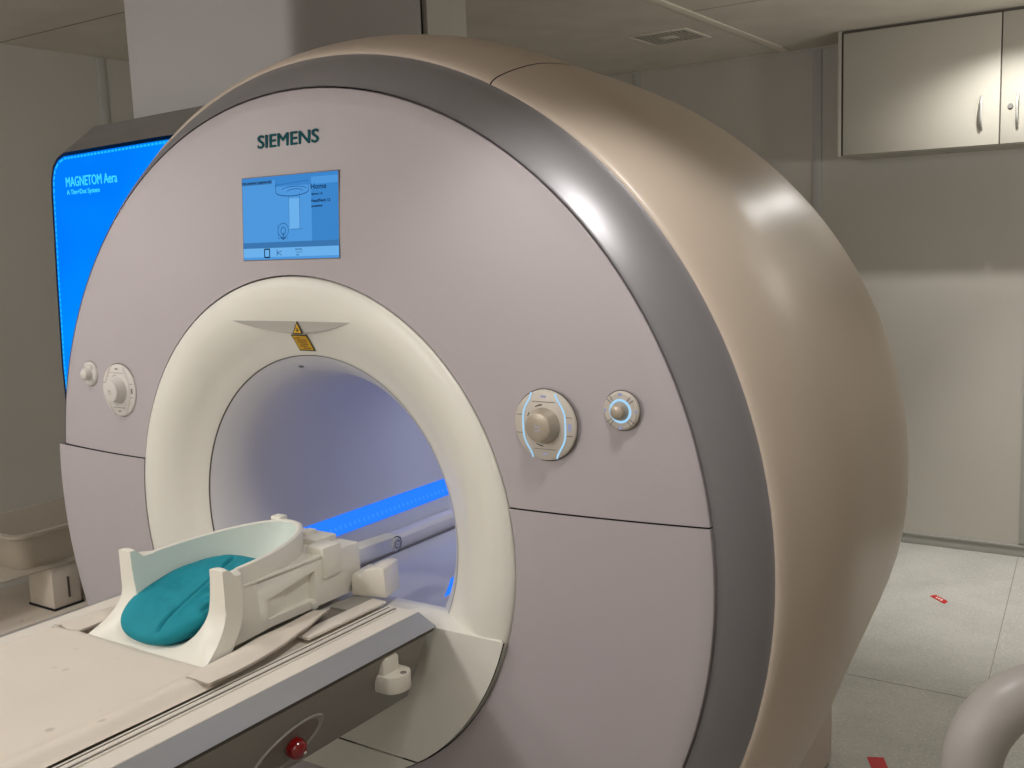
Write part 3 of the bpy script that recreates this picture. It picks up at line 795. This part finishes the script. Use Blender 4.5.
# ------------------------------------------------------------------ cart, bin and box by the left wall
ct = thing('utility_cart', 'low grey-beige cart with two shelves beside the scanner', 'cart', (-2.0, .75, 0))
MB().box(-2.24, -1.76, -.02, 1.2, .36, .384, .006).build('shelf', M['pad'], ct)
MB().box(-2.24, -1.79, -.02, 1.2, .551, .560, .003).build('shelf', M['frost'], ct)
for y in (.0, 1.18):
    for x in (-2.22, -1.80):
        MB().tube([(x, y, .06), (x, y, .552)], .012).build('post', M['alu'], ct)
        MB().lathe([(0, .012), (.03, .012), (.035, .006), (.035, -.006), (.03, -.012), (0, -.012)], (x, y, .036), (1, 0, 0), 20).build('caster', M['dgrey'], ct)
def rrect(x0, x1, y0, y1, r, n=6):
    out = []
    for cx, cy, a0 in ((x1-r, y1-r, 0), (x0+r, y1-r, 90), (x0+r, y0+r, 180), (x1-r, y0+r, 270)):
        out += [(cx+r*math.cos(dr(a0+90*i/n)), cy+r*math.sin(dr(a0+90*i/n))) for i in range(n+1)]
    return out
bn = MB()
lv = [(rrect(-2.17, -1.83, .31, 1.07, .05), .562), (rrect(-2.19, -1.81, .29, 1.09, .05), .68), (rrect(-2.21, -1.79, .27, 1.11, .06), .69), (rrect(-2.21, -1.79, .27, 1.11, .06), .70), (rrect(-2.185, -1.815, .295, 1.085, .05), .70), (rrect(-2.18, -1.82, .30, 1.08, .05), .68), (rrect(-2.16, -1.84, .32, 1.06, .05), .572)]
k = len(lv[0][0])
vs = [(x, y, z) for poly, z in lv for x, y in poly]
fs = [(a*k+i, a*k+(i+1) % k, (a+1)*k+(i+1) % k, (a+1)*k+i) for a in range(len(lv)-1) for i in range(k)]+[tuple(range(k)), tuple((len(lv)-1)*k+i for i in range(k))]
bn.add(vs, fs)
tag(bn.build('plastic_bin', M['frost'], angle=50), 'translucent plastic bin on the top shelf of the low cart', 'bin')
bx = thing('storage_box', 'cream box with a narrow slot on the lower shelf of the cart', 'box', (-1.9, .46, .384))
MB().box(-1.96, -1.802, .402, .515, .386, .546, .003).build('box_body', M['pad'], bx)
MB().box(-1.8015, -1.799, .462, .470, .42, .50).build('slot', M['gap2'], bx)
MB().box(-1.965, -1.797, .398, .522, .384, .392).build('base_shadow', M['gap'], bx)  # dark strip stands in for the shadow gap under the box

# ------------------------------------------------------------------ floor tape and foreground rail
def tape(name_pts):
    n = len(name_pts); return MB().add([(x, y, .0015) for x, y in name_pts]+[(x, y, .0003) for x, y in name_pts], [tuple(range(n)), tuple(range(n, 2*n))[::-1]]+[(i, (i+1) % n, n+(i+1) % n, n+i) for i in range(n)])
def tp(pts, label):
    o = tape(pts).build('floor_tape', M['tape']); tag(o, label, 'tape', 'red tape marks on the floor'); return o
t1 = tp([(.743, 3.125), (.765, 3.152), (.829, 3.089), (.822, 3.049)], 'red tape mark on the floor nearest the back wall')
w_ = MB()
for i, (a, c) in enumerate(((.28, .36), (.44, .52), (.6, .72))):
    p0 = Vector((.754, 3.139, .0016)); d = Vector((.071, -.069, 0)); e = Vector((.008, .003, 0))
    q0 = p0+d*a; q1 = p0+d*c; e = Vector((.003, .008, 0))
    w_.add([tuple(q0-e), tuple(q1-e), tuple(q1+e), tuple(q0+e)], [(0, 1, 2, 3)])
w_.build('tape_print', M['white'], t1)
tp([(.888, 1.50), (.935, 1.522), (1.02, 1.34), (.975, 1.32)], 'red tape mark on the floor nearest the scanner base')
rl = thing('tubular_rail', 'rounded off-white tubular rail at the right edge in the foreground', 'rail', (1.7, 0, 0))
ctrl = [Vector((1.469, -.185, .012)), Vector((1.469, -.185, .5)), Vector((1.469, -.185, .915))]
for i in range(1, 15):
    a = PI/2*i/14
    ctrl.append(Vector((1.469, -.185, .915))+Vector((.80, .6, 0))*(.115*(1-math.cos(a)))+Vector((0, 0, 1))*(.115*math.sin(a)))
ctrl += [ctrl[-1]+Vector((.8, .6, 0))*.3*k for k in (1, 2)]
top = ctrl[-1]
for i in range(1, 11):
    a = PI/2*i/10
    ctrl.append(top+Vector((.80, .6, 0))*(.15*math.sin(a))-Vector((0, 0, 1))*(.15*(1-math.cos(a))))
e_ = ctrl[-1]; ctrl += [Vector((e_.x, e_.y, .4)), Vector((e_.x, e_.y, .012))]
MB().tube(ctrl, .041, 24).build('rail_tube', M['tube'], rl, angle=50)
for p_ in (ctrl[0], ctrl[-1]):
    MB().lathe([(.09, 0), (.09, .008), (.086, .012), (.042, .014)], (p_.x, p_.y, 0), (0, 0, 1), 32).build('floor_flange', M['tube'], rl)

# ------------------------------------------------------------------ lights
def area(name, loc, size, power, color=(1, .93, .84), spread=180, target=None):
    l = bpy.data.lights.new(name, 'AREA'); l.shape = 'DISK'; l.size = size; l.energy = power; l.color = color; l.spread = dr(spread)
    o = bpy.data.objects.new(name, l); COL.objects.link(o); o.location = loc
    if target: o.rotation_euler = (Vector(target)-Vector(loc)).to_track_quat('-Z', 'Y').to_euler()
    return o
def spot(name, loc, target, power, ang, blend, r=.05, color=(1, .93, .84), spec=1):
    l = bpy.data.lights.new(name, 'SPOT'); l.energy = power; l.spot_size = dr(ang); l.spot_blend = blend; l.shadow_soft_size = r; l.color = color; l.specular_factor = spec
    o = bpy.data.objects.new(name, l); COL.objects.link(o); o.location = loc
    o.rotation_euler = (Vector(target)-Vector(loc)).to_track_quat('-Z', 'Y').to_euler()
    return o
spot('downlight_right', (1.12, -.45, H-.03), (1.08, -.4, 0), 38, 101, .4, .09, (1, .98, .95))
spot('downlight_left', (-.70, -.75, H-.03), (-.7, -.72, 0), 18, 110, .5, .06, (1, .985, .97))
area('ceiling_fill_back', (2.2, 2.3, 1.95), .4, 12, (1, .985, .95), 160, (1.7, 2.5, 2.65))  # added fill aimed upwards, brightens the ceiling at the back
area('ceiling_fill_left', (-1.6, -1.9, 1.9), .4, 3.5, (1, .985, .95), 160, (-2.2, -.6, 2.65))  # weaker added fill for the ceiling on the left, no real fitting
spot('downlight_back', (1.0, 3.24, H-.03), (1.0, 2.9, 0), 62, 150, 1, .02, (1, .985, .95))
spot('floor_fill', (1.1, 3.2, H-.03), (1.02, 3.35, 0), 150, 54, 1, .05, (1, .985, .95), .25)  # narrow extra spot beside the back downlight, added to brighten the floor
area('wall_fill_left', (-1.9, -1.6, H-.02), .6, 18, (1, .975, .94))  # made-up area light that lifts the left wall and cart
area('wall_fill_back', (2.3, 3.1, H-.02), .8, 7, (1, .98, .93))  # fill added close to the back wall to brighten it
def point(name, loc, power, r, color):
    l = bpy.data.lights.new(name, 'POINT'); l.energy = power; l.shadow_soft_size = r; l.color = color; l.specular_factor = .3
    o = bpy.data.objects.new(name, l); COL.objects.link(o); o.location = loc
point('fill_front', (1.3, -2.9, 2.2), 17, .35, (1, .985, .985))  # soft ambient fill in mid-air, not a lamp of the room
point('fill_front_left', (-.6, -3.1, 2.5), 78, .22, (1, .985, .985))  # main fill light, added high at front left
area('bore_lamp', (0, .85, ZC+.31), .2, 1.0, (.75, .8, 1))
wd = bpy.data.worlds.new('world'); sc.world = wd; wd.use_nodes = True
wd.node_tree.nodes['Background'].inputs[0].default_value = (.9, .93, 1, 1); wd.node_tree.nodes['Background'].inputs[1].default_value = .05

# ------------------------------------------------------------------ camera
cam = bpy.data.cameras.new('camera'); co = bpy.data.objects.new('camera', cam); COL.objects.link(co)
yaw, pit, rol, fpx = -.5915, -.1401, -.0376, 1028.1
fw = Vector((math.sin(yaw)*math.cos(pit), math.cos(yaw)*math.cos(pit), math.sin(pit)))
r_ = fw.cross(Vector((0, 0, 1))).normalized(); u_ = r_.cross(fw)
c, s = math.cos(rol), math.sin(rol)
r2 = r_*c+u_*s; u2 = u_*c-r_*s
mw = Matrix((r2, u2, -fw)).transposed().to_4x4(); mw.translation = (1.712, -1.7023, .6511+ZC)
co.matrix_world = mw
cam.sensor_width = 36; cam.lens = fpx/1024*36; cam.clip_start = .05
sc.camera = co
sc.view_settings.view_transform = 'Standard'
sc.view_settings.look = 'None'
sc.view_settings.exposure = .06
